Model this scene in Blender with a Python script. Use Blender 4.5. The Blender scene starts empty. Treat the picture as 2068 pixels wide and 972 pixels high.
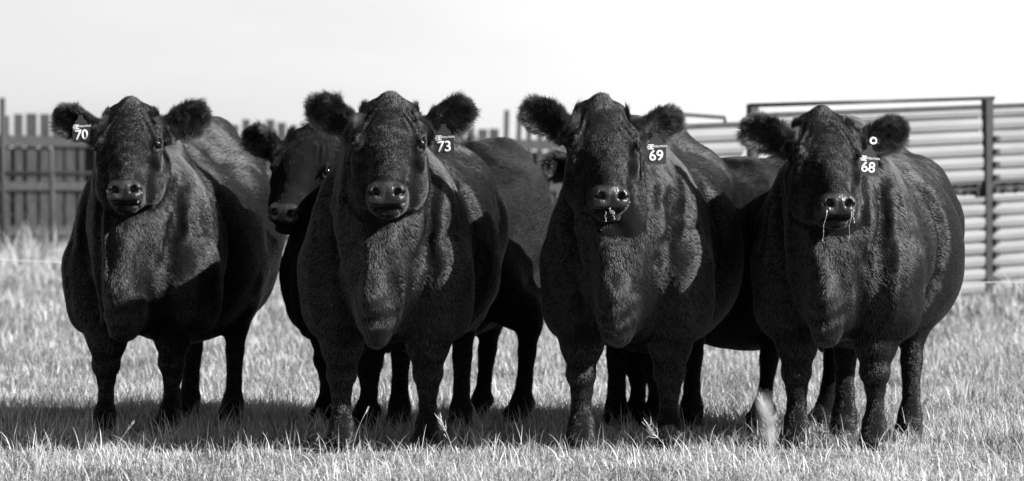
import bpy, math, random
import numpy as np
from mathutils import Vector, Matrix

# ------------------------------------------------------------------ camera, sky, sun, exposure
SC = bpy.context.scene
COL = SC.collection
CAM_H, FPX, W0, CX, HY = 0.99, 6528.0, 2068.0, 1034.0, 400.0

cam = bpy.data.cameras.new("camera")
cam.sensor_width = 36.0
cam.lens = FPX / W0 * 36.0
cam.shift_y = -(486.0 - HY) / W0
cam.clip_end = 3000
cam.dof.use_dof = True
cam.dof.focus_distance = 12.75
cam.dof.aperture_fstop = 4.0
camo = bpy.data.objects.new("camera", cam)
camo.location = (0, 0, CAM_H)
camo.rotation_euler = (math.pi / 2, 0, 0)
COL.objects.link(camo)
SC.camera = camo

SUN_EL = math.radians(34)
SUN_AZ = math.radians(20)       # measured from +X (picture right) towards the viewer (-Y)
sdir = Vector((math.cos(SUN_EL) * math.cos(SUN_AZ), -math.cos(SUN_EL) * math.sin(SUN_AZ), math.sin(SUN_EL)))
sl = bpy.data.lights.new("sun", 'SUN')
sl.energy = 5.0
sl.angle = math.radians(0.5)
sl.color = (1, 1, 1)            # black and white photograph
so = bpy.data.objects.new("sun", sl)
so.rotation_euler = sdir.to_track_quat('Z', 'Y').to_euler()
so.location = (20, -10, 20)
COL.objects.link(so)

wd = bpy.data.worlds.new("World")
SC.world = wd
wd.use_nodes = True
nt = wd.node_tree
nt.nodes.clear()
sky = nt.nodes.new('ShaderNodeTexSky')
sky.sky_type = 'NISHITA'
sky.sun_disc = False
sky.sun_elevation = SUN_EL
sky.sun_rotation = math.atan2(sdir.x, sdir.y)
sky.dust_density = 1.0
bw = nt.nodes.new('ShaderNodeRGBToBW')
bg = nt.nodes.new('ShaderNodeBackground')
bg.inputs['Strength'].default_value = 0.05
wo = nt.nodes.new('ShaderNodeOutputWorld')
nt.links.new(sky.outputs[0], bw.inputs[0])
# bright white haze hanging low over the horizon, thin cloud above it
tcw = nt.nodes.new('ShaderNodeTexCoord')
sep = nt.nodes.new('ShaderNodeSeparateXYZ')
nt.links.new(tcw.outputs['Generated'], sep.inputs[0])
hz = nt.nodes.new('ShaderNodeMapRange'); hz.interpolation_type = 'SMOOTHSTEP'
hz.inputs['From Min'].default_value = .061; hz.inputs['From Max'].default_value = .09
hz.inputs['To Min'].default_value = 1.0; hz.inputs['To Max'].default_value = 0.0
nt.links.new(sep.outputs['Z'], hz.inputs[0])
cn = nt.nodes.new('ShaderNodeTexNoise'); cn.inputs['Scale'].default_value = 5.0; cn.inputs['Detail'].default_value = 5
mpw = nt.nodes.new('ShaderNodeMapping'); mpw.inputs['Scale'].default_value = (1, 1, 4); mpw.inputs['Location'].default_value = (.35, 0, 0)
nt.links.new(tcw.outputs['Generated'], mpw.inputs[0]); nt.links.new(mpw.outputs[0], cn.inputs['Vector'])
cm = nt.nodes.new('ShaderNodeMapRange')
cm.inputs['From Min'].default_value = .35; cm.inputs['From Max'].default_value = .65
cm.inputs['To Min'].default_value = 3.5; cm.inputs['To Max'].default_value = 4.6
nt.links.new(cn.outputs['Fac'], cm.inputs[0])
mul = nt.nodes.new('ShaderNodeMath'); mul.operation = 'MULTIPLY'
sx_ = nt.nodes.new('ShaderNodeMath'); sx_.operation = 'MULTIPLY_ADD'
sx_.inputs[1].default_value = 11.0
nt.links.new(sep.outputs['X'], sx_.inputs[0]); nt.links.new(cm.outputs[0], sx_.inputs[2])
mxw = nt.nodes.new('ShaderNodeMath'); mxw.operation = 'MAXIMUM'; mxw.inputs[1].default_value = 2.2
mnw = nt.nodes.new('ShaderNodeMath'); mnw.operation = 'MINIMUM'; mnw.inputs[1].default_value = 10.0
nt.links.new(sx_.outputs[0], mxw.inputs[0]); nt.links.new(mxw.outputs[0], mnw.inputs[0])
nt.links.new(hz.outputs[0], mul.inputs[0]); nt.links.new(mnw.outputs[0], mul.inputs[1])
add = nt.nodes.new('ShaderNodeMath'); add.operation = 'ADD'
nt.links.new(bw.outputs[0], add.inputs[0]); nt.links.new(mul.outputs[0], add.inputs[1])
nt.links.new(add.outputs[0], bg.inputs['Color'])
nt.links.new(bg.outputs[0], wo.inputs['Surface'])

SC.view_settings.view_transform = 'Standard'
SC.view_settings.look = 'None'
SC.view_settings.gamma = 1.0
SC.view_settings.exposure = 1.2
SC.view_settings.use_curve_mapping = False

rng = np.random.default_rng(7)
random.seed(7)

# ------------------------------------------------------------------ helpers
def pw(px, py, d):
    return np.array([(px - CX) / FPX * d, d, CAM_H + (HY - py) / FPX * d])

def gp(px, py):
    d = FPX * CAM_H / (py - HY)
    return np.array([(px - CX) / FPX * d, d, 0.0])

def tag(o, label=None, cat=None, group=None, kind=None):
    if label: o['label'] = label
    if cat: o['category'] = cat
    if group: o['group'] = group
    if kind: o['kind'] = kind
    return o

def link(o, parent=None):
    COL.objects.link(o)
    if parent is not None:
        o.parent = parent
    return o

def mesh_np(name, V, F, mat=None, parent=None, smooth=False):
    me = bpy.data.meshes.new(name)
    me.from_pydata([tuple(v) for v in V], [], [tuple(f) for f in F])
    if smooth:
        me.polygons.foreach_set('use_smooth', [True] * len(me.polygons))
    me.update()
    o = bpy.data.objects.new(name, me)
    if mat: me.materials.append(mat)
    return link(o, parent)

def quads_np(name, V, Q, mat=None, smooth=True):
    """fast quad mesh from arrays"""
    me = bpy.data.meshes.new(name)
    me.vertices.add(len(V)); me.vertices.foreach_set('co', np.ascontiguousarray(V, dtype=np.float32).ravel())
    n = len(Q)
    me.loops.add(n * 4); me.loops.foreach_set('vertex_index', np.ascontiguousarray(Q, dtype=np.int32).ravel())
    me.polygons.add(n); me.polygons.foreach_set('loop_start', np.arange(0, n * 4, 4, dtype=np.int32))
    if smooth:
        me.polygons.foreach_set('use_smooth', np.ones(n, dtype=bool))
    me.update(calc_edges=True); me.validate()
    if mat: me.materials.append(mat)
    return me

class MB:
    """collects boxes and tubes for ONE mesh"""
    def __init__(s): s.V = []; s.F = []
    def box(s, c, d, R=None):
        c = np.array(c, float); d = np.array(d, float) / 2
        i = len(s.V)
        for sx in (-1, 1):
            for sy in (-1, 1):
                for sz in (-1, 1):
                    p = np.array([sx, sy, sz]) * d
                    if R is not None: p = R @ p
                    s.V.append(c + p)
        for f in ((0, 1, 3, 2), (4, 6, 7, 5), (0, 4, 5, 1), (2, 3, 7, 6), (0, 2, 6, 4), (1, 5, 7, 3)):
            s.F.append([i + k for k in f])
        return s
    def tube(s, pts, r, n=8, caps=True):
        pts = [np.array(p, float) for p in pts]
        rs = [r] * len(pts) if np.isscalar(r) else list(r)
        base = len(s.V)
        up = None
        for k, p in enumerate(pts):
            t = pts[min(k + 1, len(pts) - 1)] - pts[max(k - 1, 0)]
            t = t / (np.linalg.norm(t) + 1e-12)
            if up is None:
                up = np.array([0, 0, 1.0]) if abs(t[2]) < .9 else np.array([1.0, 0, 0])
            a = np.cross(t, up); a /= np.linalg.norm(a) + 1e-12
            b = np.cross(a, t); up = b
            for j in range(n):
                w = 2 * math.pi * j / n
                s.V.append(p + rs[k] * (math.cos(w) * a + math.sin(w) * b))
        for k in range(len(pts) - 1):
            for j in range(n):
                j2 = (j + 1) % n
                s.F.append([base + k * n + j, base + k * n + j2, base + (k + 1) * n + j2, base + (k + 1) * n + j])
        if caps:
            s.F.append([base + j for j in range(n)][::-1])
            s.F.append([base + (len(pts) - 1) * n + j for j in range(n)])
        return s
    def build(s, name, mat, parent=None, smooth=False):
        return mesh_np(name, s.V, s.F, mat, parent, smooth)

def hash3(ix, iy, iz, seed):
    h = (ix.astype(np.int64) * 374761393 + iy.astype(np.int64) * 668265263 + iz.astype(np.int64) * 2147483647 + seed * 974711) & 0xffffffff
    h = ((h ^ (h >> 13)) * 1274126177) & 0xffffffff
    h = (h ^ (h >> 16)) & 0xffff
    return h.astype(np.float32) / 32767.5 - 1.0

def vnoise(P, scale, seed=0):
    """value noise in -1..1 at points P (...,3); scale = cell size (scalar or 3)"""
    q = np.asarray(P, dtype=np.float32) / np.asarray(scale, dtype=np.float32)
    i = np.floor(q).astype(np.int64); f = q - i
    f = f * f * (3 - 2 * f)
    r = 0
    for dx in (0, 1):
        wx = f[..., 0] if dx else 1 - f[..., 0]
        for dy in (0, 1):
            wy = f[..., 1] if dy else 1 - f[..., 1]
            for dz in (0, 1):
                wz = f[..., 2] if dz else 1 - f[..., 2]
                r = r + wx * wy * wz * hash3(i[..., 0] + dx, i[..., 1] + dy, i[..., 2] + dz, seed)
    return r

# ------------------------------------------------------------------ materials (all neutral greys: the photograph is black and white)
def gmat(name, v, rough=.6, spec=.5, noise=None, bump=None, coat=0, metallic=0):
    """noise = (scale, low, high[, stretch xyz]) ; bump = (scale, strength, distance)"""
    m = bpy.data.materials.new(name); m.use_nodes = True
    t = m.node_tree; b = t.nodes['Principled BSDF']
    b.inputs['Base Color'].default_value = (v, v, v, 1)
    b.inputs['Roughness'].default_value = rough
    b.inputs['Specular IOR Level'].default_value = spec
    b.inputs['Coat Weight'].default_value = coat
    b.inputs['Coat Roughness'].default_value = .08
    b.inputs['Metallic'].default_value = metallic
    if noise or bump:
        tc = t.nodes.new('ShaderNodeTexCoord')
    if noise:
        mp = t.nodes.new('ShaderNodeMapping')
        mp.inputs['Scale'].default_value = noise[3] if len(noise) > 3 else (1, 1, 1)
        t.links.new(tc.outputs['Object'], mp.inputs[0])
        n = t.nodes.new('ShaderNodeTexNoise'); n.inputs['Scale'].default_value = noise[0]
        n.inputs['Detail'].default_value = 6; n.inputs['Roughness'].default_value = .65
        t.links.new(mp.outputs[0], n.inputs['Vector'])
        cr = t.nodes.new('ShaderNodeValToRGB')
        cr.color_ramp.elements[0].position = .3; cr.color_ramp.elements[1].position = .7
        cr.color_ramp.elements[0].color = (noise[1],) * 3 + (1,)
        cr.color_ramp.elements[1].color = (noise[2],) * 3 + (1,)
        t.links.new(n.outputs['Fac'], cr.inputs[0])
        t.links.new(cr.outputs[0], b.inputs['Base Color'])
    if bump:
        n2 = t.nodes.new('ShaderNodeTexNoise'); n2.inputs['Scale'].default_value = bump[0]
        n2.inputs['Detail'].default_value = 5
        t.links.new(tc.outputs['Object'], n2.inputs['Vector'])
        bp = t.nodes.new('ShaderNodeBump'); bp.inputs['Strength'].default_value = bump[1]; bp.inputs['Distance'].default_value = bump[2]
        t.links.new(n2.outputs['Fac'], bp.inputs['Height'])
        t.links.new(bp.outputs[0], b.inputs['Normal'])
    return m

M_eye = gmat('wet_eye', .006, .12, .28)
M_hoof = gmat('hoof_horn', .02, .45, .4, noise=(30, .012, .04))
M_tag = gmat('tag_plastic', .045, .42, .45, noise=(25, .028, .05))
M_white = gmat('white_print', .82, .5, .3)
M_drool = gmat('wet_drool', .8, .1, .8)
M_drool.node_tree.nodes['Principled BSDF'].inputs['Transmission Weight'].default_value = .55
M_drool.node_tree.nodes['Principled BSDF'].inputs['IOR'].default_value = 1.34
M_chaff = gmat('pale_chaff', .5, .6, .3)
M_wood = gmat('weathered_wood', .08, .85, .2, noise=(3, .018, .065, (9, 9, .7)), bump=(20, .3, .01))
M_rail = gmat('weathered_rail', .1, .85, .2, noise=(4, .03, .08, (1, 6, 6)))
M_pipe = gmat('dark_painted_steel', .03, .5, .4, noise=(12, .012, .03))
M_rust = gmat('rusted_steel', .05, .7, .3, noise=(14, .02, .05))
M_sheet = gmat('pale_sheet_metal', .5, .5, .3, noise=(2.2, .17, .25, (.4, 1, 2)))
M_wire = gmat('white_poly_wire', .8, .5, .3)

# skin under the coat: black; the nose leather is wet and bumpy where the vertex mask says
def skin_material():
    m = bpy.data.materials.new('black_hide'); m.use_nodes = True
    t = m.node_tree; b = t.nodes['Principled BSDF']
    at = t.nodes.new('ShaderNodeAttribute'); at.attribute_name = 'nose_leather'
    mx = t.nodes.new('ShaderNodeMix'); mx.data_type = 'FLOAT'
    mx.inputs[2].default_value = .8; mx.inputs[3].default_value = .38
    t.links.new(at.outputs['Fac'], mx.inputs[0]); t.links.new(mx.outputs[0], b.inputs['Roughness'])
    mc = t.nodes.new('ShaderNodeMix'); mc.data_type = 'FLOAT'
    mc.inputs[2].default_value = .006; mc.inputs[3].default_value = .018
    t.links.new(at.outputs['Fac'], mc.inputs[0]); t.links.new(mc.outputs[0], b.inputs['Base Color'])
    ms = t.nodes.new('ShaderNodeMix'); ms.data_type = 'FLOAT'
    ms.inputs[2].default_value = .03; ms.inputs[3].default_value = .6
    t.links.new(at.outputs['Fac'], ms.inputs[0]); t.links.new(ms.outputs[0], b.inputs['Specular IOR Level'])
    tc = t.nodes.new('ShaderNodeTexCoord')
    vo = t.nodes.new('ShaderNodeTexVoronoi'); vo.inputs['Scale'].default_value = 150
    t.links.new(tc.outputs['Object'], vo.inputs['Vector'])
    bp = t.nodes.new('ShaderNodeBump'); bp.inputs['Distance'].default_value = .0014
    t.links.new(at.outputs['Fac'], bp.inputs['Strength'])
    t.links.new(vo.outputs['Distance'], bp.inputs['Height']); t.links.new(bp.outputs[0], b.inputs['Normal'])
    return m
M_skin = skin_material()

def fur_material(name='black_coat_hair', col=.001, rough=.27, ior=1.75):
    m = bpy.data.materials.new(name); m.use_nodes = True
    t = m.node_tree; t.nodes.clear()
    o = t.nodes.new('ShaderNodeOutputMaterial')
    h = t.nodes.new('ShaderNodeBsdfHairPrincipled')
    h.model = 'CHIANG'
    h.parametrization = 'COLOR'
    h.inputs['Color'].default_value = (col, col, col, 1)
    h.inputs['Roughness'].default_value = rough
    h.inputs['Radial Roughness'].default_value = .5
    h.inputs['Coat'].default_value = 0.0
    h.inputs['IOR'].default_value = ior
    h.inputs['Random Roughness'].default_value = .3
    t.links.new(h.outputs[0], o.inputs['Surface'])
    return m
M_fur = fur_material()
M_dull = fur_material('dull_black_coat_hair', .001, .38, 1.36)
M_ear = fur_material('sheen_toned_ear_hair', .014, .38, 1.75)  # inner ear hair coloured lighter than the coat to imitate its sunlit sheen

# ------------------------------------------------------------------ implicit modelling
class Field:
    def __init__(s, ax, ay, az):
        s.ax, s.ay, s.az = [np.asarray(a, np.float32) for a in (ax, ay, az)]
        s.D = np.full((len(ax), len(ay), len(az)), .3, np.float32)
    def sub(s, lo, hi):
        sl = []
        for a, l, h in zip((s.ax, s.ay, s.az), lo, hi):
            i = max(int(np.searchsorted(a, l)) - 1, 0); j = min(int(np.searchsorted(a, h)) + 1, len(a))
            sl.append(slice(i, max(j, i)))
        return tuple(sl)
    def pts(s, sl):
        return np.stack(np.meshgrid(s.ax[sl[0]], s.ay[sl[1]], s.az[sl[2]], indexing='ij'), -1)
    def put(s, lo, hi, fn, k, carve=False):
        m = k + .03
        sl = s.sub(np.asarray(lo) - m, np.asarray(hi) + m)
        if any(q.stop <= q.start for q in sl): return
        d = fn(s.pts(sl)).astype(np.float32)
        D = s.D[sl]
        if carve:
            a, b = D, -d
            h = np.clip(.5 - .5 * (a - b) / k, 0, 1)
            s.D[sl] = a * (1 - h) + b * h + k * h * (1 - h)
        else:
            h = np.clip(.5 + .5 * (D - d) / k, 0, 1)
            s.D[sl] = D * (1 - h) + d * h - k * h * (1 - h)
    def ell(s, c, r, k=.05, R=None, carve=False):
        """ellipsoid; R columns are its axes"""
        c = np.asarray(c, np.float32); r = np.asarray(r, np.float32)
        A = np.eye(3, dtype=np.float32) if R is None else np.asarray(R, np.float32)
        ext = np.sqrt(((A * r) ** 2).sum(1))
        def fn(P):
            q = (P - c) @ A
            k0 = np.sqrt(((q / r) ** 2).sum(-1)); k1 = np.sqrt(((q / r ** 2) ** 2).sum(-1)) + 1e-6
            return k0 * (k0 - 1) / k1
        s.put(c - ext, c + ext, fn, k, carve)
    def cone(s, a, b, ra, rb, k=.05, carve=False, squash=None):
        """capsule of changing radius; squash=(axis, factor) makes its section narrower along axis"""
        a = np.asarray(a, np.float32); b = np.asarray(b, np.float32)
        R = max(ra, rb)
        def fn(P):
            q = P - a; ba = b - a
            t = np.clip((q @ ba) / max(float(ba @ ba), 1e-9), 0, 1)
            v = q - t[..., None] * ba
            if squash is not None:
                ax = np.asarray(squash[0], np.float32)
                v = v + (v @ ax)[..., None] * ax * (1 / squash[1] - 1)
            return np.sqrt((v ** 2).sum(-1)) - (ra + (rb - ra) * (t * t * (3 - 2 * t)))
        s.put(np.minimum(a, b) - R, np.maximum(a, b) + R, fn, k, carve)
    def chain(s, pts, rs, k=.04, **kw):
        for i in range(len(pts) - 1):
            s.cone(pts[i], pts[i + 1], rs[i], rs[i + 1], k, **kw)
    def probe(s, p):
        i = [int(np.clip(np.searchsorted(a, x) - 1, 0, len(a) - 2)) for a, x in zip((s.ax, s.ay, s.az), p)]
        w = [(x - a[k]) / (a[k + 1] - a[k]) for a, x, k in zip((s.ax, s.ay, s.az), p, i)]
        C = s.D[i[0]:i[0] + 2, i[1]:i[1] + 2, i[2]:i[2] + 2]
        C = C[0] * (1 - w[0]) + C[1] * w[0]; C = C[0] * (1 - w[1]) + C[1] * w[1]
        return float(C[0] * (1 - w[2]) + C[1] * w[2])
    def mesh(s):
        D = s.D; I = D < 0
        nx, ny, nz = D.shape
        cnt = np.zeros((nx - 1, ny - 1, nz - 1), np.int8)
        for dx in (0, 1):
            for dy in (0, 1):
                for dz in (0, 1):
                    cnt += I[dx:nx - 1 + dx, dy:ny - 1 + dy, dz:nz - 1 + dz]
        act = (cnt > 0) & (cnt < 8)
        idx = np.full(act.shape, -1, np.int32)
        ci = np.argwhere(act); idx[act] = np.arange(len(ci))
        acc = np.zeros((len(ci), 3), np.float32); num = np.zeros(len(ci), np.float32)
        axs = (s.ax, s.ay, s.az)
        for e in range(3):
            o1, o2 = [a for a in range(3) if a != e]
            for u in (0, 1):
                for v in (0, 1):
                    p = ci.copy(); p[:, o1] += u; p[:, o2] += v
                    q = p.copy(); q[:, e] += 1
                    d0 = D[p[:, 0], p[:, 1], p[:, 2]]; d1 = D[q[:, 0], q[:, 1], q[:, 2]]
                    cr = (d0 < 0) != (d1 < 0)
                    t = np.where(cr, d0 / np.where(cr, d0 - d1, 1), 0)
                    P = np.stack([axs[0][p[:, 0]], axs[1][p[:, 1]], axs[2][p[:, 2]]], -1)
                    P[:, e] += t * (axs[e][q[:, e]] - axs[e][p[:, e]])
                    acc += P * cr[:, None]; num += cr
        V = acc / np.maximum(num, 1)[:, None]
        Q = []
        for e in range(3):
            o1, o2 = (e + 1) % 3, (e + 2) % 3
            n = [nx, ny, nz]
            A = np.take(I, range(0, n[e] - 1), e); B = np.take(I, range(1, n[e]), e)
            sg = A.astype(np.int8) - B.astype(np.int8)
            w = np.argwhere(sg != 0)
            w = w[(w[:, o1] > 0) & (w[:, o2] > 0) & (w[:, o1] < n[o1] - 1) & (w[:, o2] < n[o2] - 1)]
            sv = sg[w[:, 0], w[:, 1], w[:, 2]]
            def g(a, b):
                z = w.copy(); z[:, o1] += a; z[:, o2] += b
                return idx[z[:, 0], z[:, 1], z[:, 2]]
            q = np.stack([g(-1, -1), g(0, -1), g(0, 0), g(-1, 0)], -1)
            q[sv < 0] = q[sv < 0][:, ::-1]
            Q.append(q)
        return V, np.concatenate(Q)

def axis_fine(lo, hi, flo, fhi, hc, hf):
    """grid coordinates: step hf inside flo..fhi, growing to hc outside"""
    out = [flo]
    x = flo; st = hf
    L = []
    while x > lo:
        st = min(st * 1.15, hc); x -= st; L.append(x)
    Mid = list(np.arange(flo, fhi + 1e-6, hf))
    R = []; x = Mid[-1]; st = hf
    while x < hi:
        st = min(st * 1.15, hc); x += st; R.append(x)
    return np.array(L[::-1] + Mid + R)

def rotz(a):
    c, s = math.cos(a), math.sin(a)
    return np.array([[c, -s, 0], [s, c, 0], [0, 0, 1.0]])
def rotx(a):
    c, s = math.cos(a), math.sin(a)
    return np.array([[1.0, 0, 0], [0, c, -s], [0, s, c]])
def roty(a):
    c, s = math.cos(a), math.sin(a)
    return np.array([[c, 0, s], [0, 1.0, 0], [-s, 0, c]])
def nrm(v):
    v = np.asarray(v, float); return v / np.linalg.norm(v)

def make_cow(p):
    """p: feet (world xy of front image-left, front image-right, hind image-left, hind image-right), yaw, poll world position, head angles"""
    S = p.get('scale', 1.0)
    feet = [np.array(f, float) for f in p['feet']]
    yaw = p['yaw']                       # 0 = facing the viewer
    org = np.array([p['front'][0], p['front'][1], 0.0])
    Rw = rotz(yaw)                       # body -> world
    def tob(w): return Rw.T @ (np.asarray(w, float) - org)
    fb = [tob([f[0], f[1], 0]) for f in feet]
    poll = tob(p['poll'])
    hy, hp, hr = p['head']               # yaw (nose to picture right positive), pitch below horizontal, roll ; radians, world
    th = hp
    f0 = np.array([0, -math.cos(th), -math.sin(th)]); u0 = np.array([0, -math.sin(th), math.cos(th)]); x0 = np.array([1.0, 0, 0])
    HR = rotz(hy - yaw) @ roty(hr) @ np.stack([x0, f0, u0], 1)    # head (lateral, along face, out of face) -> body
    YR = rotz(hy - yaw) @ roty(hr)                                # level head frame for the ears
    HS = p.get('hscale', 1.0)
    HWD = p.get('hw', 1.0) * .95
    def hb(x, f, u): return poll + HR @ (np.array([x * HWD, f, u]) * HS)

    ctr = hb(0, .2, -.08)
    hl, hh = ctr - .37, ctr + .37
    hl = np.array([ctr[0] - .40, ctr[1] - .36, ctr[2] - .34]); hh = np.array([ctr[0] + .40, ctr[1] + .24, ctr[2] + .34])
    lo = np.array([min(-.52, hl[0] - .03), min(-.6, hl[1] - .03), -.02]); hi = np.array([max(.52, hh[0] + .03), 1.62, max(1.45, hh[2] + .03)])
    fine, coarse = .0068, .013
    G = Field(axis_fine(lo[0], hi[0], hl[0], hh[0], coarse, fine), axis_fine(lo[1], hi[1], hl[1], hh[1], coarse, fine), axis_fine(lo[2], hi[2], hl[2], hh[2], coarse, fine))
    s_ = S
    sh = p.get('sway', 0.0)       # lateral offset of the rear relative to the front axis
    wd_ = p.get('belly', 1.0)
    bl = p.get('length', 1.0)
    rp = p.get('rump', 0.0)
    def b(x, y, z): return np.array([x * s_ + sh * max(0, y), y * s_ * bl, z * s_])
    def r(*v): return np.array(v) * s_
    # trunk
    G.ell(b(0, .60, .80), r(.375 * wd_, .62, .405), .06)
    G.ell(b(0, .75, .66), r(.34 * wd_, .45, .28), .12)
    G.ell(b(0, .10, .84), r(.25, .36, .42), .12)
    for sx in (-1, 1):
        G.ell(b(sx * .205, .10, .80), r(.115, .20, .36), .06, roty(-sx * .20))
        G.ell(b(sx * .215, -.03, .69), r(.085, .10, .12), .045)             # point of the shoulder
        G.ell(b(sx * .225, .05, .60), r(.082, .12, .17), .05)
        G.ell(b(sx * .20, .96, 1.02), r(.12, .20, .13), .12)             # hook bones
        G.ell(b(sx * .16, 1.13, .80), r(.18, .27, .34), .1)             # rump
        G.ell(b(sx * .10, 1.38, 1.10), r(.06, .06, .06), .08)           # pin bones
    G.ell(b(0, 1.08, .90 + rp * .8), r(.28, .34, .29), .1)
    G.chain([b(0, -.15, 1.17), b(0, .25, 1.20), b(0, .6, 1.165), b(0, .98, 1.215 + rp * .6), b(0, 1.26, 1.265 + rp)], [.10 * s_, .085 * s_, .06 * s_, .055 * s_, .035 * s_], .11)
    G.ell(b(0, 1.24, 1.225 + rp), r(.09, .18, .085), .08)
    G.ell(b(0, 1.14, 1.10 + rp * .9), r(.23, .27, .14), .1)                     # tail head
    # tail
    G.chain([b(0, 1.35, 1.23 + rp), b(-.02, 1.44, 1.1), b(-.12, 1.46, .8), b(-.18, 1.44, .5)], [.045 * s_, .04 * s_, .025 * s_, .02 * s_], .03)
    G.cone(b(-.175, 1.44, .55), b(-.19, 1.43, .34), .03 * s_, .03 * s_, .03)
    # brisket, dewlap, neck
    G.ell(b(0, -.09, .86), r(.150, .19, .28), .04)
    G.ell(b(0, -.14, .65), r(.082, .17, .19), .06)
    G.ell(b(0, .04, .72), r(.20, .16, .23), .07)
    G.ell(b(.0, -.20, .51), r(.05, .10, .10), .08)
    nb = hb(0, .13, -.19); thr = hb(0, .24, -.245)
    mid = (b(0, -.02, 1.0) + nb) / 2
    G.cone(b(0, .08, 1.0), mid, .19 * s_, .142 * s_, .04)
    G.cone(mid, nb, .155 * s_, .115 * s_, .06)
    G.cone(b(0, -.06, .82), mid + np.array([0, -.03, -.13]) * s_, .145 * s_, .115 * s_, .05)
    dw1 = (thr + b(0, -.28, .62)) / 2 + np.array([0, -.01, 0])
    G.chain([thr + np.array([0, .06, -.02]), dw1, b(0, -.29, .62), b(0, -.23, .49)], [.07 * s_, .045 * s_, .036 * s_, .026 * s_], .07, squash=((1, 0, 0), .75))
    # front legs
    for i, sx in ((0, -1), (1, 1)):
        f = fb[i]
        kn = f + np.array([0, .03, .305]) * s_
        el = np.array([(f[0] * .45 + sx * .215 * s_ * .55), f[1] * .5 + .05 * s_, .56 * s_])
        G.chain([b(sx * .205, .03, .72), el, f + np.array([0, .04, .42]) * s_, kn], [.135 * s_, .118 * s_, .078 * s_, .054 * s_], .035)
        G.chain([kn, f + np.array([0, .03, .245]) * s_, f + np.array([0, .03, .17]) * s_, f + np.array([0, .012, .095]) * s_, f + np.array([0, -.02, .05]) * s_],
                [.054 * s_, .040 * s_, .033 * s_, .047 * s_, .048 * s_], .015)
        G.ell(kn + np.array([0, -.015, 0]), r(.056, .05, .058), .02)
        G.ell(f + np.array([0, .055, .09]) * s_, r(.04, .03, .035), .02)   # dew claws
        G.ell(f + np.array([0, -.03, .045]) * s_, r(.054, .065, .045), .02)
    # hind legs
    for i, sx in ((2, -1), (3, 1)):
        f = fb[i]
        hk = f + np.array([0, .075, .47]) * s_
        st = np.array([f[0] * .35 + (sx * .22 * s_ + sh) * .65, .90 * s_ * bl * .5 + f[1] * .5 - .08, .64 * s_])
        hk = f + np.array([0, .075, .44]) * s_
        G.chain([b(sx * .18, 1.12, .88), st, (st + hk) / 2, hk], [.19 * s_, .13 * s_, .088 * s_, .058 * s_], .045)
        G.chain([hk, f + np.array([0, .06, .33]) * s_, f + np.array([0, .035, .19]) * s_, f + np.array([0, .012, .095]) * s_, f + np.array([0, -.02, .05]) * s_],
                [.056 * s_, .043 * s_, .036 * s_, .048 * s_, .048 * s_], .015)
        G.cone(b(sx * .17, 1.28, .82), hk + np.array([0, .01, .08]), .12 * s_, .05 * s_, .07)
        G.ell(hk + np.array([0, .03, .03]), r(.035, .035, .05), .03)
        G.ell(f + np.array([0, .055, .09]) * s_, r(.04, .03, .035), .02)
        G.ell(f + np.array([0, -.03, .045]) * s_, r(.054, .065, .045), .02)
    # creases: neck against shoulder, shoulder against ribs, arm against chest
    def crease(pts, r_, k_):
        out = []
        for (ox, oy, oz), dd_ in pts:
            o_ = b(ox, oy, oz); dd_ = nrm(dd_)
            ts = np.linspace(.04, .55, 90)
            f_ = np.array([G.probe(o_ + dd_ * t) for t in ts])
            if (f_ > 0).any(): out.append(o_ + dd_ * (ts[np.argmax(f_ > 0)] + r_ * .35))
        for q0, q1 in zip(out[:-1], out[1:]): G.cone(q0, q1, r_, r_, k_, carve=True)
    for sx in (-1, 1):
        crease([((0, .05, z), (sx * math.sin(a), -math.cos(a), 0)) for z, a in ((1.08, 1.15), (1.0, 1.02), (.9, .88), (.82, .74), (.75, .64))], .018 * s_, .045)
        crease([((0, .34, z), (sx, 0, 0)) for z in (1.02, .94, .86, .76, .66, .58, .50)], .018 * s_, .06)
    # broad muscle unevenness and folds of loose skin on the neck and brisket
    lo2, hi2 = b(-.5, -.6, .35), b(.5, .35, 1.15)
    sl = G.sub(lo2, hi2); P = G.pts(sl)
    Dn = G.D[sl]
    near = np.abs(Dn) < .05
    Pn = P[near]
    ang = np.arctan2(Pn[:, 0], .35 * s_ - Pn[:, 1])
    wob = vnoise(Pn, (.12, .12, .3), p['seed'])
    fold = np.sin(ang * 34 + wob * 3.0 + Pn[:, 2] * 4) * .5 + .5
    fold = fold ** 1.3
    m = np.clip((.22 * s_ - Pn[:, 1]) / .12, 0, 1) * np.clip((Pn[:, 2] - .42 * s_) / .1, 0, 1) * np.clip((1.12 * s_ - Pn[:, 2]) / .12, 0, 1)
    am = .021 * np.clip(.6 + 1.3 * vnoise(Pn, (.13, .13, .26), p['seed'] + 3), 0, 1) * np.clip(1.2 - np.abs(Pn[:, 0]) / .3, 0, 1)
    # creases wrapping under the brisket
    arc = np.sin((np.sqrt((Pn[:, 0] * 1.5) ** 2 + (Pn[:, 2] - .78 * s_) ** 2)) * 95 + wob * 2)
    ma = np.clip((.66 * s_ - Pn[:, 2]) / .12, 0, 1) * np.clip((-.12 * s_ - Pn[:, 1]) / .1, 0, 1) * np.clip(1 - np.abs(Pn[:, 0]) / .16, 0, 1)
    G.D[sl][near]  # (view only)
    tmp = G.D[sl]; tmp[near] = tmp[near] - fold * am * m - arc * .004 * ma; G.D[sl] = tmp
    sl = (slice(None),) * 3
    near = np.abs(G.D) < .03
    ii = np.argwhere(near)
    Pn = np.stack([G.ax[ii[:, 0]], G.ay[ii[:, 1]], G.az[ii[:, 2]]], -1)
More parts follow.
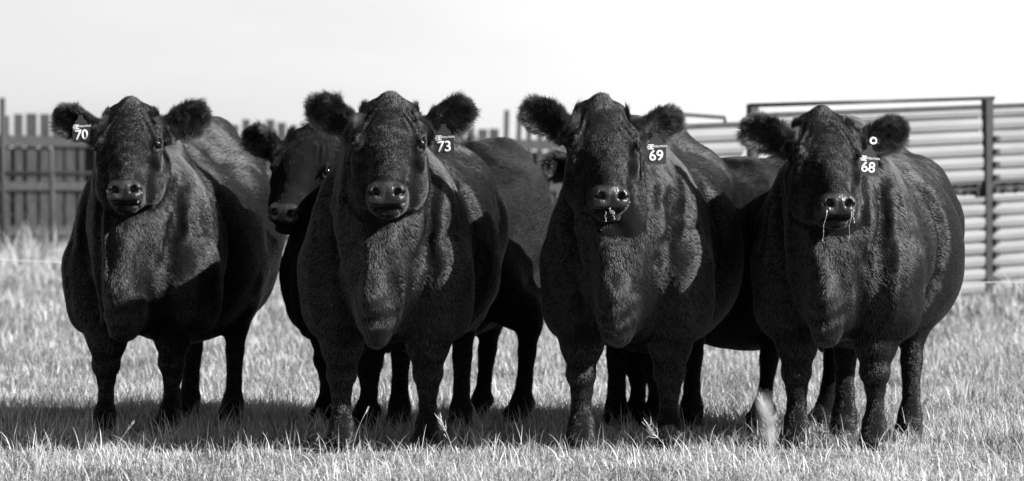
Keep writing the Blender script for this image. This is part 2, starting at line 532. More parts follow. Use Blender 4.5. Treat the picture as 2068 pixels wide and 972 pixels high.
    lump = vnoise(Pn, .17, p['seed'] + 11) * .006 + vnoise(Pn, .06, p['seed'] + 12) * .002
    G.D[near] -= lump
    # head
    E = lambda c, rr, k, carve=False, R=HR: G.ell(hb(*c), np.array(rr) * HS, k, R, carve)
    C = lambda a, c, ra, rb, k, **kw: G.cone(hb(*a), hb(*c), ra * HS, rb * HS, k, **kw)
    E((0, .11, -.095), (.119, .15, .092), .03)                            # cranium
    E((0, .020, -.055), (.105, .06, .05), .045)                            # poll
    E((0, -.01, -.018), (.036, .032, .03), .025)
    E((0, .17, -.10), (.120, .145, .095), .03)                            # forehead and orbits
    E((0, .15, -.042), (.098, .13, .042), .035)                             # flat of the forehead
    C((0, .17, -.105), (0, .41, -.088), .104, .064, .035)                 # nasal bridge
    C((0, .2, -.055), (0, .42, -.048), .056, .046, .03)
    for sx in (-1, 1):
        E((sx * .108, .150, -.048), (.032, .055, .036), .02)             # brow ridge
        E((sx * .118, .240, -.092), (.026, .045, .035), .025)
        E((sx * .096, .25, -.180), (.048, .135, .085), .035)               # cheek
        C((sx * .078, .29, -.20), (sx * .028, .42, -.150), .058, .040, .04)   # jaw
        E((sx * .042, .425, -.092), (.038, .055, .050), .02)             # flews
    fz = np.array([0, .70, .714]); uz = np.array([0, -.714, .70])         # the flat of the nose looks forward
    RM = HR @ np.stack([np.array([1.0, 0, 0]), fz, uz], 1)
    mc = np.array([0, .452, -.058])
    def M(x, fw, up): return hb(*(mc + np.array([x, 0, 0]) + fz * fw + uz * up))
    ME = lambda x, fw, up, rr, k, carve=False, R=None: G.ell(M(x, fw, up), np.array(rr) * HS, k, RM if R is None else R, carve)
    ME(0, -.006, .002, (.066, .046, .046), .02)                                  # muzzle pad
    ME(0, .006, .016, (.060, .040, .030), .02)
    for sx in (-1, 1):
        ME(sx * .046, .010, .012, (.026, .040, .030), .012)               # nostril wings
        ME(sx * .040, .0, -.020, (.034, .045, .022), .015)                 # lips
    ME(0, -.026, -.070, (.046, .044, .022), .012)                          # chin
    for sx in (-1, 1):                                                    # mouth line
        G.cone(M(0, .034, -.046), M(sx * .074, -.03, -.054), .0105 * HS, .008 * HS, .005, carve=True)
    for sx in (-1, 1):                                                    # nostrils
        RN = RM @ roty(sx * math.radians(38))
        ME(sx * .039, .044, .011, (.0125, .034, .0170), .006, True, RN)
        ME(sx * .060, .034, .004, (.012, .028, .006), .005, True, RM @ roty(-sx * .5))
    ME(0, .056, -.012, (.0035, .02, .032), .008, True)                    # groove of the lip
    eyes = []
    ed = nrm([1, .22, .95])                                               # eyes look outwards, a little forwards
    for sx in (-1, 1):                                                    # eyes: found on the finished surface
        dv_ = HR @ (ed * np.array([sx, 1, 1]))
        p0 = hb(sx * .06, .190, -.10)
        ts = np.linspace(0, .14, 140)
        dd = np.array([G.probe(p0 + dv_ * t) for t in ts])
        hit = ts[np.argmax(dd > 0)]
        es = p0 + dv_ * hit
        fa_ = HR[:, 1]; up_ = nrm(np.cross(dv_, fa_)); up_ = up_ if up_[2] > 0 else -up_
        RE = np.stack([dv_, fa_, up_], 1)
        G.ell(es - dv_ * .004, np.array((.020, .034, .028)) * HS, .02, RE)          # orbit
        G.ell(es + dv_ * .018, np.array((.026, .024, .0155)) * HS, .005, RE, True)  # opening between the lids
        G.cone(es + dv_ * .017 - fa_ * .02 + up_ * .017, es + dv_ * .021 + fa_ * .018 + up_ * .016, .008 * HS, .006 * HS, .008)
        G.cone(es + dv_ * .013 - fa_ * .02 - up_ * .018, es + dv_ * .013 + fa_ * .018 - up_ * .018, .006 * HS, .005 * HS, .008)
        eyes.append(es + dv_ * .003)
    # brow wrinkles
    sl = G.sub(hl, hh); D = G.D[sl]; near = np.abs(D) < .02; Pn = G.pts(sl)[near]
    q = ((Pn - poll) @ HR) / HS
    wr = np.sin((np.abs(q[:, 0]) * .9 - q[:, 1] * .35) * 250 + vnoise(Pn, .06, p['seed'] + 5) * 2)
    mw = np.exp(-((np.abs(q[:, 0]) - .082) / .03) ** 2 - ((q[:, 1] - .12) / .05) ** 2)
    D[near] = D[near] - wr * .0042 * mw - vnoise(Pn, .035, p['seed'] + 6) * .0022
    G.D[sl] = D
    # ears
    ears = []
    for sx, (up, back, ln) in ((-1, p['ear_l']), (1, p['ear_r'])):
        eb = hb(sx * .118, .110, -.090)
        d = YR @ nrm([sx * math.cos(up), back, math.sin(up)])
        n = YR @ nrm([-sx * -.35, -1, -.25]) ; n = nrm(n - d * (n @ d))
        w = np.cross(n, d)
        if w[2] < 0: w = -w
        R = np.stack([d, n, w], 1)
        L = ln * HS
        c = eb + d * L * .56
        G.cone(eb - d * .02, eb + d * L * .40, .050 * HS, .040 * HS, .03)
        G.ell(c, (L * .50, .024 * HS, .056 * HS), .02, R)
        G.ell(c + d * L * .12, (L * .36, .022 * HS, .070 * HS), .02, R)
        G.ell(c + n * .026 * HS + d * .010, (L * .42, .024 * HS, .050 * HS), .01, R, True)
        ears.append((eb, d, n, w, L, c))
    V, Q = G.mesh()
    # regions per vertex
    q = ((V - poll) @ HR) / HS
    qm = ((V - M(0, 0, 0)) @ RM) / HS
    nose = np.clip((qm[:, 1] - .002) / .012, 0, 1) * np.clip((qm[:, 2] + .036) / .006, 0, 1) * np.clip((.052 - qm[:, 2]) / .012, 0, 1) * np.clip((.072 - np.abs(qm[:, 0])) / .01, 0, 1)
    for ec in eyes:
        nose = np.maximum(nose, np.clip((.030 - np.linalg.norm(V - (ec - np.array([0, 0, .010])), axis=1)) / .012, 0, 1) * .5)
    me = quads_np('cow', V, Q, M_skin)
    at = me.attributes.new('nose_leather', 'FLOAT', 'POINT'); at.data.foreach_set('value', nose.astype(np.float32))
    cow = bpy.data.objects.new('cow', me)
    cow.location = org; cow.rotation_euler = (0, 0, yaw)
    link(cow); tag(cow, p['label'], 'cow', 'black cattle standing in a row')
    # eyes
    for sx in (-1, 1):
        m = uv_ball(eyes[(sx + 1) // 2], .0195 * HS)
        mesh_np('eye', m[0], m[1], M_eye, cow, True)
    # hooves: two claws each
    for f in fb:
        vv, ff = [], []
        for cx in (-1, 1):
            hv, hf = hoof_claw(f + np.array([cx * .027, -.035, 0]) * s_, s_)
            ff += [[i + len(vv) for i in q_] for q_ in hf]; vv += hv
        mesh_np('hoof', vv, ff, M_hoof, cow, True)
    # coat
    fur(cow, V, Q, nose, p, poll, HR, HS, hb, ears, eyes, S, Rw, org)
    cow_info = dict(obj=cow, hb=hb, ears=ears, org=org, Rw=Rw, YR=YR, HR=HR, poll=poll, tob=tob, M=M)
    return cow_info

def uv_ball(c, r, n=14, m=9, sc=(1, 1, 1)):
    V, F = [], []
    for i in range(m + 1):
        a = math.pi * i / m
        for j in range(n):
            b_ = 2 * math.pi * j / n
            V.append(np.array(c) + r * np.array([math.sin(a) * math.cos(b_) * sc[0], math.sin(a) * math.sin(b_) * sc[1], math.cos(a) * sc[2]]))
    for i in range(m):
        for j in range(n):
            F.append([i * n + j, (i + 1) * n + j, (i + 1) * n + (j + 1) % n, i * n + (j + 1) % n])
    return V, F

def hoof_claw(c, s):
    V, F = [], []
    n = 10
    rings = [(0, .027, .058, 0), (.03, .025, .052, .008), (.055, .022, .045, .018), (.068, .016, .036, .024)]
    for z, rx, ry, oy in rings:
        for j in range(n):
            a = 2 * math.pi * j / n
            V.append(np.array(c) + np.array([rx * math.cos(a), ry * math.sin(a) + oy, z]) * s)
    for k in range(len(rings) - 1):
        for j in range(n):
            F.append([k * n + j, k * n + (j + 1) % n, (k + 1) * n + (j + 1) % n, (k + 1) * n + j])
    F.append(list(range(n))[::-1]); F.append([(len(rings) - 1) * n + j for j in range(n)])
    return V, F

FUR_N = 300000
def fur(cow, V, Q, nose, p, poll, HR, HS, hb, ears, eyes, S, Rw, org):
    rg = np.random.default_rng(p['seed'] * 13 + 1)
    T = np.concatenate([Q[:, [0, 1, 2]], Q[:, [0, 2, 3]]])
    A, B, C_ = V[T[:, 0]], V[T[:, 1]], V[T[:, 2]]
    cr = np.cross(B - A, C_ - A); ar = np.linalg.norm(cr, axis=1) + 1e-12
    N = cr / ar[:, None]; ce = (A + B + C_) / 3
    camb = Rw.T @ (np.array([0, 0, CAM_H]) - org)
    vd = camb - ce; vd /= np.linalg.norm(vd, axis=1)[:, None]
    facing = (N * vd).sum(1)
    dens = np.where(facing > -.15, 1.0, .12)
    q = ((ce - poll) @ HR) / HS
    inhead = (np.abs(q[:, 0]) < .17) & (q[:, 1] > -.05) & (q[:, 1] < .55) & (q[:, 2] > -.24) & (q[:, 2] < .06)
    dens *= np.where(inhead, 2.2, 1)
    dens *= np.where(nose[T[:, 0]] > .55, 0, 1)
    for ec in eyes:
        dens *= np.where(np.linalg.norm(ce - ec, axis=1) < .024, 0, 1)
    for eb, d, n, w, L, c in ears:
        le = (ce - eb) @ d
        on = (le > .01) & (le < L * 1.15) & (np.abs((ce - c) @ n) < .07) & (np.abs((ce - c) @ w) < .09)
        dens *= np.where(on, 3.5, 1)
    dens *= np.where(ce[:, 2] < .02, 0, 1)
    pr = ar * dens; pr /= pr.sum()
    n = int(FUR_N * p.get('fur', 1.0))
    t = rg.choice(len(T), n, p=pr)
    u = rg.random((n, 2)); u = np.where(u.sum(1, keepdims=True) > 1, 1 - u, u)
    P = A[t] + (B[t] - A[t]) * u[:, :1] + (C_[t] - A[t]) * u[:, 1:]
    nn = N[t]
    # smooth normals from vertices would be better for strand bases: use face normals blended with neighbours
    q = ((P - poll) @ HR) / HS
    ih = inhead[t]
    flow = np.tile(np.array([0, .45, -.9]), (n, 1))
    flow[:, 1] = np.where(P[:, 1] < -.15, .05, .45)
    bk = np.clip((P[:, 1] - .12) / .2, 0, 1)
    flow[:, 1] = flow[:, 1] * (1 - bk) + 1.0 * bk; flow[:, 2] = flow[:, 2] * (1 - .55 * bk)
    flow[:, 0] = .75 * np.tanh(P[:, 0] / .10) * np.clip((.45 - P[:, 1]) / .2, 0, 1) * np.clip((P[:, 2] - .5) / .15, 0, 1)
    flow[:, 2] += .3 * np.abs(flow[:, 0])
    hf = HR @ np.array([0, -.9, 0])
    flow = np.where(ih[:, None], hf + np.tanh(q[:, :1] / .06) * HR[:, 0] * .45, flow)
    sw = np.stack([vnoise(P, .09, p['seed'] + 20 + k) for k in range(3)], -1)
    sw2 = np.stack([vnoise(P, .022, p['seed'] + 30 + k) for k in range(3)], -1)
    wild = np.where(ih, .20, .29 + p.get('fuzz', 0) * 2.2)[:, None]
    wild = wild * (1 - .65 * np.clip((.55 * S - P[:, 2]) / .1, 0, 1))[:, None]
    flow = flow + sw * wild + sw2 * wild * .55 + rg.normal(0, .16, (n, 3))
    flow -= (flow * nn).sum(1)[:, None] * nn
    flow /= np.linalg.norm(flow, axis=1)[:, None] + 1e-6
    ln = np.where(ih, .008, .0135) * S
    top = np.clip((P[:, 2] - 1.0 * S) / .15, 0, 1) * (~ih)
    ln = ln + top * .008
    leg = np.clip((.5 * S - P[:, 2]) / .1, 0, 1) * (~ih)
    ln = ln * (1 - .25 * leg)
    pk = np.exp(-(q[:, 0] / .05) ** 2 - ((q[:, 1] - .0) / .06) ** 2 - ((q[:, 2] + .03) / .08) ** 2)
    ln = ln + pk * .010
    lift = np.where(ih, .19, .20) + rg.normal(0, .06, n) + top * .12 + np.where(ih, 0, p.get('fuzz', 0))
    rad = np.where(ih, .00036, .00042)
    inner = np.zeros(n, bool)
    fin = flow * np.sqrt(np.clip(1 - lift ** 2, .1, 1))[:, None] + nn * lift[:, None]
    for eb, d, nv, w, L, c in ears:
        le = (P - eb) @ d; wn = (P - c) @ nv; ww = (P - c) @ w
        on = (le > .015) & (le < L * 1.2) & (np.abs(wn) < .07) & (np.abs(ww) < .10)
        rim = np.clip(np.abs(ww) / .055, 0, 1) ** 2 + np.clip((le / L - .55) * 1.6, 0, 1)
        rim = np.clip(rim, .15, 1)
        k = on
        el = (.008 + .017 * rim * np.clip(.9 + vnoise(P, .03, p['seed'] + 40), .35, 1.8)) * (.5 + .7 * rg.random(n))
        inner |= on & (wn > -.004) & (rg.random(n) < .75)
        dirn = nn * .32 + d * np.clip(le / L, .2, 1)[:, None] * .8 + w * (np.sign(ww) * np.clip(np.abs(ww) / .06, 0, 1))[:, None] * .55 + nv * .10 + w * .3 + np.array([0, 0, -.05]) + sw2 * .5 + rg.normal(0, .2, (n, 3))
        dirn /= np.linalg.norm(dirn, axis=1)[:, None]
        fin = np.where(k[:, None], dirn, fin); ln = np.where(k, el, ln); rad = np.where(k, .0005, rad)
    ln = ln * (.65 + .6 * rg.random(n)) * (1 + .25 * sw2[:, 0])
    K = 4
    pts = np.zeros((n, K, 3), np.float32)
    grav = np.array([0, 0, -1.0])
    for j in range(K):
        s = j / (K - 1)
        bend = flow * .5 * s * s + grav * .08 * s * s
        pts[:, j] = P - nn * .001 + (fin * s + bend * .5) * ln[:, None]
    R = np.zeros((n, K), np.float32)
    for j, s in enumerate((1.0, .9, .65, .12)):
        R[:, j] = rad * s
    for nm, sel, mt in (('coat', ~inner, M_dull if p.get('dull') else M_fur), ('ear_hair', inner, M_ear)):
        k = int(sel.sum())
        hc = bpy.data.hair_curves.new(nm)
        hc.add_curves([K] * k)
        hc.position_data.foreach_set('vector', pts[sel].ravel())
        at = hc.attributes.get('radius') or hc.attributes.new('radius', 'FLOAT', 'POINT')
        at.data.foreach_set('value', R[sel].ravel())
        hc.materials.append(mt)
        link(bpy.data.objects.new(nm, hc), cow)

# ------------------------------------------------------------------ the herd
D2R = math.radians
def cow_spec(front_px, hind_px, poll_px, head_fwd, yaw, head, ear_l, ear_r, label, seed, **kw):
    fl, fr = [gp(*q) for q in front_px]; hl, hr = [gp(*q) for q in hind_px]
    fm = (fl + fr) / 2
    d = fm[1] - head_fwd
    return dict(feet=[fl, fr, hl, hr], front=fm, yaw=-D2R(yaw), poll=pw(poll_px[0], poll_px[1], d), head=tuple(D2R(a) for a in head), ear_l=ear_l, ear_r=ear_r, label=label, seed=seed, **kw)

def ER(a, b_, l): return (D2R(a), b_, l)
specs = [
    cow_spec([(210, 882), (343, 874)], [(381, 850), (468, 858)], (263, 207), .16, 10, (1, 47, -1), ER(27, .05, .215), ER(27, .15, .22),
             'black cow at the far left wearing ear tag 70', 1, scale=.975, hw=.98, rump=.065),
    cow_spec([(688, 913), (862, 911)], [(806, 868), (930, 876)], (787, 198), .16, 6, (0, 46, 0), ER(35, .05, .215), ER(30, .08, .215),
             'black cow second from left wearing ear tag 73', 2, hw=1.03, hscale=1.02),
    cow_spec([(1172, 913), (1350, 909)], [(1243, 870), (1396, 872)], (1216, 202), .16, 10, (8, 49, 2), ER(30, -.05, .21), ER(22, .25, .22),
             'black cow wearing ear tag 69 with drool under its mouth', 3, belly=1.04, hw=1.0),
    cow_spec([(1606, 906), (1765, 908)], [(1703, 887), (1838, 889)], (1662, 226), .16, 15, (7, 46, 1), ER(22, .05, .21), ER(20, .1, .235),
             'black cow at the far right wearing ear tag 68 and a round white ear button', 4, belly=1.12, hw=.97, rump=-.07),
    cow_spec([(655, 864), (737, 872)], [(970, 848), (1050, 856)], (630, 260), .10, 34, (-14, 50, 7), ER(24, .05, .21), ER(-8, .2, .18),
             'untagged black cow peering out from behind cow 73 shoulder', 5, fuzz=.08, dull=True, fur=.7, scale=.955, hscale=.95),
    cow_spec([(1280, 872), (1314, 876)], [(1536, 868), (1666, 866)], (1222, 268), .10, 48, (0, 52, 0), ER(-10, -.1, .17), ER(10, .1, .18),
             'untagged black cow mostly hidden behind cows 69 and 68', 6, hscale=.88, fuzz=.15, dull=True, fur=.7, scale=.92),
]
cows = [make_cow(s) for s in specs]

# ------------------------------------------------------------------ ear tags, lettering, drool
def text_obj(name, body, size, loc, R, mat, parent, bold=0.0, shear=0.0):
    cu = bpy.data.curves.new(name, 'FONT')
    cu.body = body; cu.size = size; cu.align_x = 'CENTER'; cu.align_y = 'CENTER'
    cu.extrude = .0; cu.bevel_depth = bold; cu.bevel_resolution = 0; cu.shear = shear
    cu.materials.append(mat)
    o = bpy.data.objects.new(name, cu)
    M = Matrix([[R[0][0], R[0][1], R[0][2], loc[0]], [R[1][0], R[1][1], R[1][2], loc[1]], [R[2][0], R[2][1], R[2][2], loc[2]], [0, 0, 0, 1]])
    link(o)
    dg = bpy.context.evaluated_depsgraph_get()
    me = bpy.data.meshes.new_from_object(o.evaluated_get(dg))
    bpy.data.objects.remove(o)
    o = bpy.data.objects.new(name, me); link(o, parent); o.matrix_basis = M
    return o

def ear_tag(ci, side, num, along, drop, fwd=.030, turn=0.0, roll=0.0, w=.078, h=.088):
    """plastic tag hanging from the ear by its narrow neck; drop = how far the panel centre hangs below the pin"""
    eb, d, n, wv, L, c = ci['ears'][side]
    nf = nrm(n * np.array([1, 1, 0]))
    pin = eb + d * L * along + n * fwd
    up = np.array([0, 0, 1.0])
    fx = rotz(turn) @ (np.array([1.0, 0, 0]) @ ci['Rw'])        # facing the viewer, in the body frame
    fx = nrm(fx); fy = np.cross(up, fx)
    B = np.stack([fx, up, -fy], 1)                              # tag axes: right, up, outwards
    B = B @ rotz(roll)
    ctr = pin + B @ np.array([0, -drop, .012])
    out = []
    hw, hh, r_ = w / 2, h / 2, .009
    for cx, cy, a0 in ((hw - r_, -hh + r_, -90), (hw - r_, hh - r_ * 2, 0)):
        for k in range(5):
            a = math.radians(a0 + 90 * k / 4); out.append((cx + r_ * math.cos(a), cy + r_ * math.sin(a)))
    out += [(hw * .60, hh + .007), (hw * .30, hh + .016), (hw * .20, hh + .032)]
    out = out + [(-x, y) for x, y in out[::-1]]
    n_ = len(out); V = []; F = []
    for z in (.0020, -.0020):
        for x, y in out: V.append(ctr + B @ np.array([x, y, z]))
    F.append(list(range(n_))); F.append(list(range(2 * n_ - 1, n_ - 1, -1)))
    for k in range(n_): F.append([k, n_ + k, n_ + (k + 1) % n_, (k + 1) % n_])
    t = mesh_np('ear_tag', V, F, M_tag, ci['obj'])
    text_obj('number', num, .056, ctr + B @ np.array([0, -.012, .0036]), B, M_white, t, .0012)
    text_obj('lettering', 'VOLUTION', .0105, ctr + B @ np.array([.0155, .0245, .0028]), B, M_white, t, .0002, .2)
    m = MB()
    for k, (x0, x1) in enumerate(((-.030, -.008), (-.034, -.010), (-.031, -.008))):
        m.box(ctr + B @ np.array([(x0 + x1) / 2, .031 - k * .0075, .0024]), (x1 - x0, .0042, .0012), B)
    m.box(ctr + B @ np.array([-.019, .0235, .0030]), (.005, .0185, .0012), B)
    m.build('emblem', M_white, t)
    return t, pin, B

def button(ci, side, along, across, r_):
    eb, d, n, wv, L, c = ci['ears'][side]
    up = np.array([0, 0, 1.0]); fx = nrm(np.array([1.0, 0, 0]) @ ci['Rw']); fy = np.cross(up, fx)
    B = np.stack([fx, up, -fy], 1)
    p = eb + d * L * along + wv * across + n * .055
    V = []; F = []; N = 20
    for z, rr in ((0, r_), (.004, r_), (.005, r_ * .9), (.005, r_ * .42), (.001, r_ * .40)):
        for k in range(N):
            a = 2 * math.pi * k / N; V.append(p + B @ np.array([rr * math.cos(a), rr * math.sin(a), z]))
    for q in range(4):
        for k in range(N): F.append([q * N + k, q * N + (k + 1) % N, (q + 1) * N + (k + 1) % N, (q + 1) * N + k])
    o = mesh_np('ear_button', V, F, M_white, ci['obj'], True)
    V = [p + B @ np.array([r_ * .4 * math.cos(2 * math.pi * k / N), r_ * .4 * math.sin(2 * math.pi * k / N), .0025]) for k in range(N)]
    mesh_np('pin_hole', V, [list(range(N))], M_eye, o)

ear_tag(cows[0], 0, '70', .40, .006, .045, -.1, .06, .074, .080)
ear_tag(cows[1], 1, '73', .42, .066, .05, -.15, .05)
ear_tag(cows[2], 1, '69', .22, .048, .12, 0, .02)
ear_tag(cows[3], 1, '68', .11, .040, .115, .1, -.10)
button(cows[3], 1, .33, .022, .0155)

def strand(ci, name, pts, r0, r1, mat=None):
    n = len(pts)
    MB().tube(pts, [r0 + (r1 - r0) * k / (n - 1) for k in range(n)], 6).build(name, mat or M_drool, ci['obj'], True)
def drool(ci, x, up, ln, sway=0.0, beads=True):
    q = ci['M'](x, .044, up)
    pts = [q + np.array([sway * t + .003 * math.sin(t * 9), -.004, -ln * t]) for t in np.linspace(0, 1, 7)]
    m = MB().tube(pts, [.0018, .0010, .0006, .0008, .0005, .0007, .0013], 6)
    o = m.build('drool', M_drool, ci['obj'], True)
    if beads:
        for t, br in ((.38, .0018), (.71, .0024), (1.0, .0028)):
            v, f = uv_ball(q + np.array([sway * t + .003 * math.sin(t * 9), -.004, -ln * t]), br, 8, 6)
            mesh_np('drop', v, f, M_drool, o, True)
drool(cows[2], -.022, -.050, .035); drool(cows[2], .012, -.050, .026)
drool(cows[3], -.052, -.016, .115, -.018); drool(cows[3], .052, -.020, .110, -.012, False); drool(cows[3], .058, -.012, .05, .004)
# chaff and wet flecks stuck to the muzzles
rc = random.Random(4)
for ci, spots in ((cows[0], ((-.066, -.018), (.062, -.020), (-.07, .0), (.066, -.004))), (cows[2], ((-.062, -.026), (.062, -.018), (.0, -.048))), (cows[3], ((-.06, -.01), (.06, -.012))), (cows[1], ((.06, -.03),))):
    for x, u_ in spots:
        m = MB()
        for k in range(12):
            a = ci['M'](x + rc.gauss(0, .005), .036 - abs(x) * .28 + rc.uniform(0, .004), u_ + rc.gauss(0, .007))
            b_ = a + np.array([rc.gauss(0, .004), -.003, rc.gauss(0, .005)])
            m.tube([a, (a + b_) / 2, b_], .0011, 5)
        m.build('chaff', M_chaff, ci['obj'])

# ------------------------------------------------------------------ setting: ground
def ground():
    m = bpy.data.materials.new('dry_pasture'); m.use_nodes = True
    t = m.node_tree; b = t.nodes['Principled BSDF']; b.inputs['Roughness'].default_value = .9
    b.inputs['Specular IOR Level'].default_value = .1
    tc = t.nodes.new('ShaderNodeTexCoord')
    n1 = t.nodes.new('ShaderNodeTexNoise'); n1.inputs['Scale'].default_value = 1.3; n1.inputs['Detail'].default_value = 8; n1.inputs['Roughness'].default_value = .7
    n2 = t.nodes.new('ShaderNodeTexNoise'); n2.inputs['Scale'].default_value = 14; n2.inputs['Detail'].default_value = 6
    t.links.new(tc.outputs['Object'], n1.inputs['Vector']); t.links.new(tc.outputs['Object'], n2.inputs['Vector'])
    ad = t.nodes.new('ShaderNodeMath'); ad.operation = 'ADD'
    t.links.new(n1.outputs['Fac'], ad.inputs[0]); t.links.new(n2.outputs['Fac'], ad.inputs[1])
    mr = t.nodes.new('ShaderNodeMapRange'); mr.inputs['From Min'].default_value = .7; mr.inputs['From Max'].default_value = 1.3
    mr.inputs['To Min'].default_value = .08; mr.inputs['To Max'].default_value = .26
    t.links.new(ad.outputs[0], mr.inputs[0]); t.links.new(mr.outputs[0], b.inputs['Base Color'])
    bp = t.nodes.new('ShaderNodeBump'); bp.inputs['Distance'].default_value = .05
    t.links.new(n2.outputs['Fac'], bp.inputs['Height']); t.links.new(bp.outputs[0], b.inputs['Normal'])
    V = [(-900, -60, 0), (900, -60, 0), (900, 1500, 0), (-900, 1500, 0)]
    o = mesh_np('ground', V, [(0, 1, 2, 3)], m)
    tag(o, 'pale dry pasture ground under the cattle', None, None, 'structure')
ground()

# ------------------------------------------------------------------ grass
def grass_material():
    m = bpy.data.materials.new('grass_blade'); m.use_nodes = True
    t = m.node_tree; t.nodes.clear()
    o = t.nodes.new('ShaderNodeOutputMaterial')
    at = t.nodes.new('ShaderNodeAttribute'); at.attribute_name = 'tone'
    d = t.nodes.new('ShaderNodeBsdfPrincipled'); d.inputs['Roughness'].default_value = .5; d.inputs['Specular IOR Level'].default_value = .35
    tr = t.nodes.new('ShaderNodeBsdfTranslucent')
    mx = t.nodes.new('ShaderNodeMixShader'); mx.inputs[0].default_value = .3
    t.links.new(at.outputs['Color'], d.inputs['Base Color']); t.links.new(at.outputs['Color'], tr.inputs['Color'])
    t.links.new(d.outputs[0], mx.inputs[1]); t.links.new(tr.outputs[0], mx.inputs[2]); t.links.new(mx.outputs[0], o.inputs['Surface'])
    return m
M_grass = grass_material()

def blades(name, X, Y, H, Wd, tone, label, seg=3, lean=.5, seed=1):
    rg = np.random.default_rng(seed)
    n = len(X)
    az = rg.random(n) * 2 * math.pi
    ln = np.abs(rg.normal(0, lean, n)) + .12
    curl = rg.normal(.5, .5, n)
    fx, fy = np.cos(az), np.sin(az)
    wa = az + math.pi / 2 + rg.normal(0, .5, n)
    wx, wy = np.cos(wa), np.sin(wa)
    K = seg + 1
    V = np.zeros((n, K, 2, 3), np.float32)
    px = np.zeros(n); py_ = np.zeros(n); pz = np.full(n, -.005)
    ang = ln * .5
    for k in range(K):
        s = k / seg
        w = Wd * (1 - s ** 1.6) * .5 + .0002
        V[:, k, 0] = np.stack([X + px - wx * w, Y + py_ - wy * w, pz], -1)
        V[:, k, 1] = np.stack([X + px + wx * w, Y + py_ + wy * w, pz], -1)
        st = H / seg
        px = px + fx * np.sin(ang) * st; py_ = py_ + fy * np.sin(ang) * st; pz = pz + np.cos(ang) * st
        ang = np.clip(ang + (ln + curl * .6) / seg * 1.3, -2.6, 2.6)
        pz = np.maximum(pz, .002)
    base = np.arange(n)[:, None] * (K * 2)
    Q = np.concatenate([np.stack([base[:, 0] + 2 * k, base[:, 0] + 2 * k + 1, base[:, 0] + 2 * k + 3, base[:, 0] + 2 * k + 2], -1) for k in range(seg)])
    me = bpy.data.meshes.new(name)
    me.vertices.add(n * K * 2); me.vertices.foreach_set('co', V.ravel())
    me.loops.add(len(Q) * 4); me.loops.foreach_set('vertex_index', Q.astype(np.int32).ravel())
    me.polygons.add(len(Q)); me.polygons.foreach_set('loop_start', np.arange(0, len(Q) * 4, 4, dtype=np.int32))
    me.update(calc_edges=True)
    a = me.attributes.new('tone', 'FLOAT_COLOR', 'POINT')
    g = np.repeat(tone, K * 2)
    shade = np.tile(np.repeat(np.linspace(.94, 1.06, K), 2), n)  # mild shading toward the foot painted into blade colour; dry tips paler
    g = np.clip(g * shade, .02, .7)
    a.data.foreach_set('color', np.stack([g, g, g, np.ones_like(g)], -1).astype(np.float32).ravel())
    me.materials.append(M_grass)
    o = bpy.data.objects.new(name, me); link(o)
    tag(o, label, 'grass', None, 'stuff')
    return o

def zone(n, d0, d1, power=1.0, seed=0, margin=.25):
    rg = np.random.default_rng(seed)
    # density falls with distance
    u = rg.random(n)
    if power == 1.0: d = d0 + (d1 - d0) * u
    else:
        e = 1 - power
        d = (d0 ** e + (d1 ** e - d0 ** e) * u) ** (1 / e)
    half = d * (W0 / 2) / FPX + margin
    return (rg.random(n) * 2 - 1) * half, d, rg

def tones(X, Y, rg, lo=.10, mid=.30, hi=.55):
    P = np.stack([X, Y, np.zeros_like(X)], -1)
    c = vnoise(P, .5, 51) * .5 + vnoise(P, .13, 52) * .35
    t = np.clip(rg.normal(.5, .27, len(X)) + c * .55, 0, 1)
    return np.where(t < .5, lo + (mid - lo) * t * 2, mid + (hi - mid) * (t - .5) * 2)

X, Y, rg = zone(190000, 10.6, 17.5, 1.3, 3)
P = np.stack([X, Y, np.zeros_like(X)], -1)
cl = vnoise(P, .30, 60) * .5 + vnoise(P, .08, 61) * .6
keep = rg.random(len(X)) < np.clip(.7 + cl * 1.2, .10, 1)
X, Y, cl = X[keep], Y[keep], cl[keep]
H = (.045 + .048 * cl) * (.4 + rg.random(len(X)) * 1.0)
H = H * np.where(Y < 12.85, .72, 1.0)
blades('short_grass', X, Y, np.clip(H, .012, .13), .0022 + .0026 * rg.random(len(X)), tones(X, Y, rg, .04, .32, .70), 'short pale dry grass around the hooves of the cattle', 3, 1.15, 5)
X, Y, rg = zone(15000, 10.7, 17, 1.2, 8)
P = np.stack([X, Y, np.zeros_like(X)], -1)
keep = rg.random(len(X)) < np.clip(.45 + vnoise(P, .22, 64) * 1.1, .05, 1)
X, Y = X[keep], Y[keep]
H = (.07 + .10 * rg.random(len(X)) ** 2.2) * np.where(Y < 12.85, .72, 1.0)
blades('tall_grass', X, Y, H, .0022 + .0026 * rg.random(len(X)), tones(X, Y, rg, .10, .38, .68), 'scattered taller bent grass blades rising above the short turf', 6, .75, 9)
X, Y, rg = zone(14000, 12.9, 14.6, 1.0, 41)
P = np.stack([X, Y, np.zeros_like(X)], -1)
keep = rg.random(len(X)) < np.clip(.35 + vnoise(P, .19, 67) * 1.2, .02, 1)
X, Y = X[keep], Y[keep]
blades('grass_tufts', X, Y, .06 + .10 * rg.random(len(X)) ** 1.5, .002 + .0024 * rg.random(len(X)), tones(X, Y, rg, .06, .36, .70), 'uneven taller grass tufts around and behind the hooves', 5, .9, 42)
X, Y, rg = zone(42000, 10.6, 17.5, 1.3, 31)
P = np.stack([X, Y, np.zeros_like(X)], -1)
keep = rg.random(len(X)) < np.clip(.45 + vnoise(P, .16, 66) * 1.1, .05, 1)
X, Y = X[keep], Y[keep]
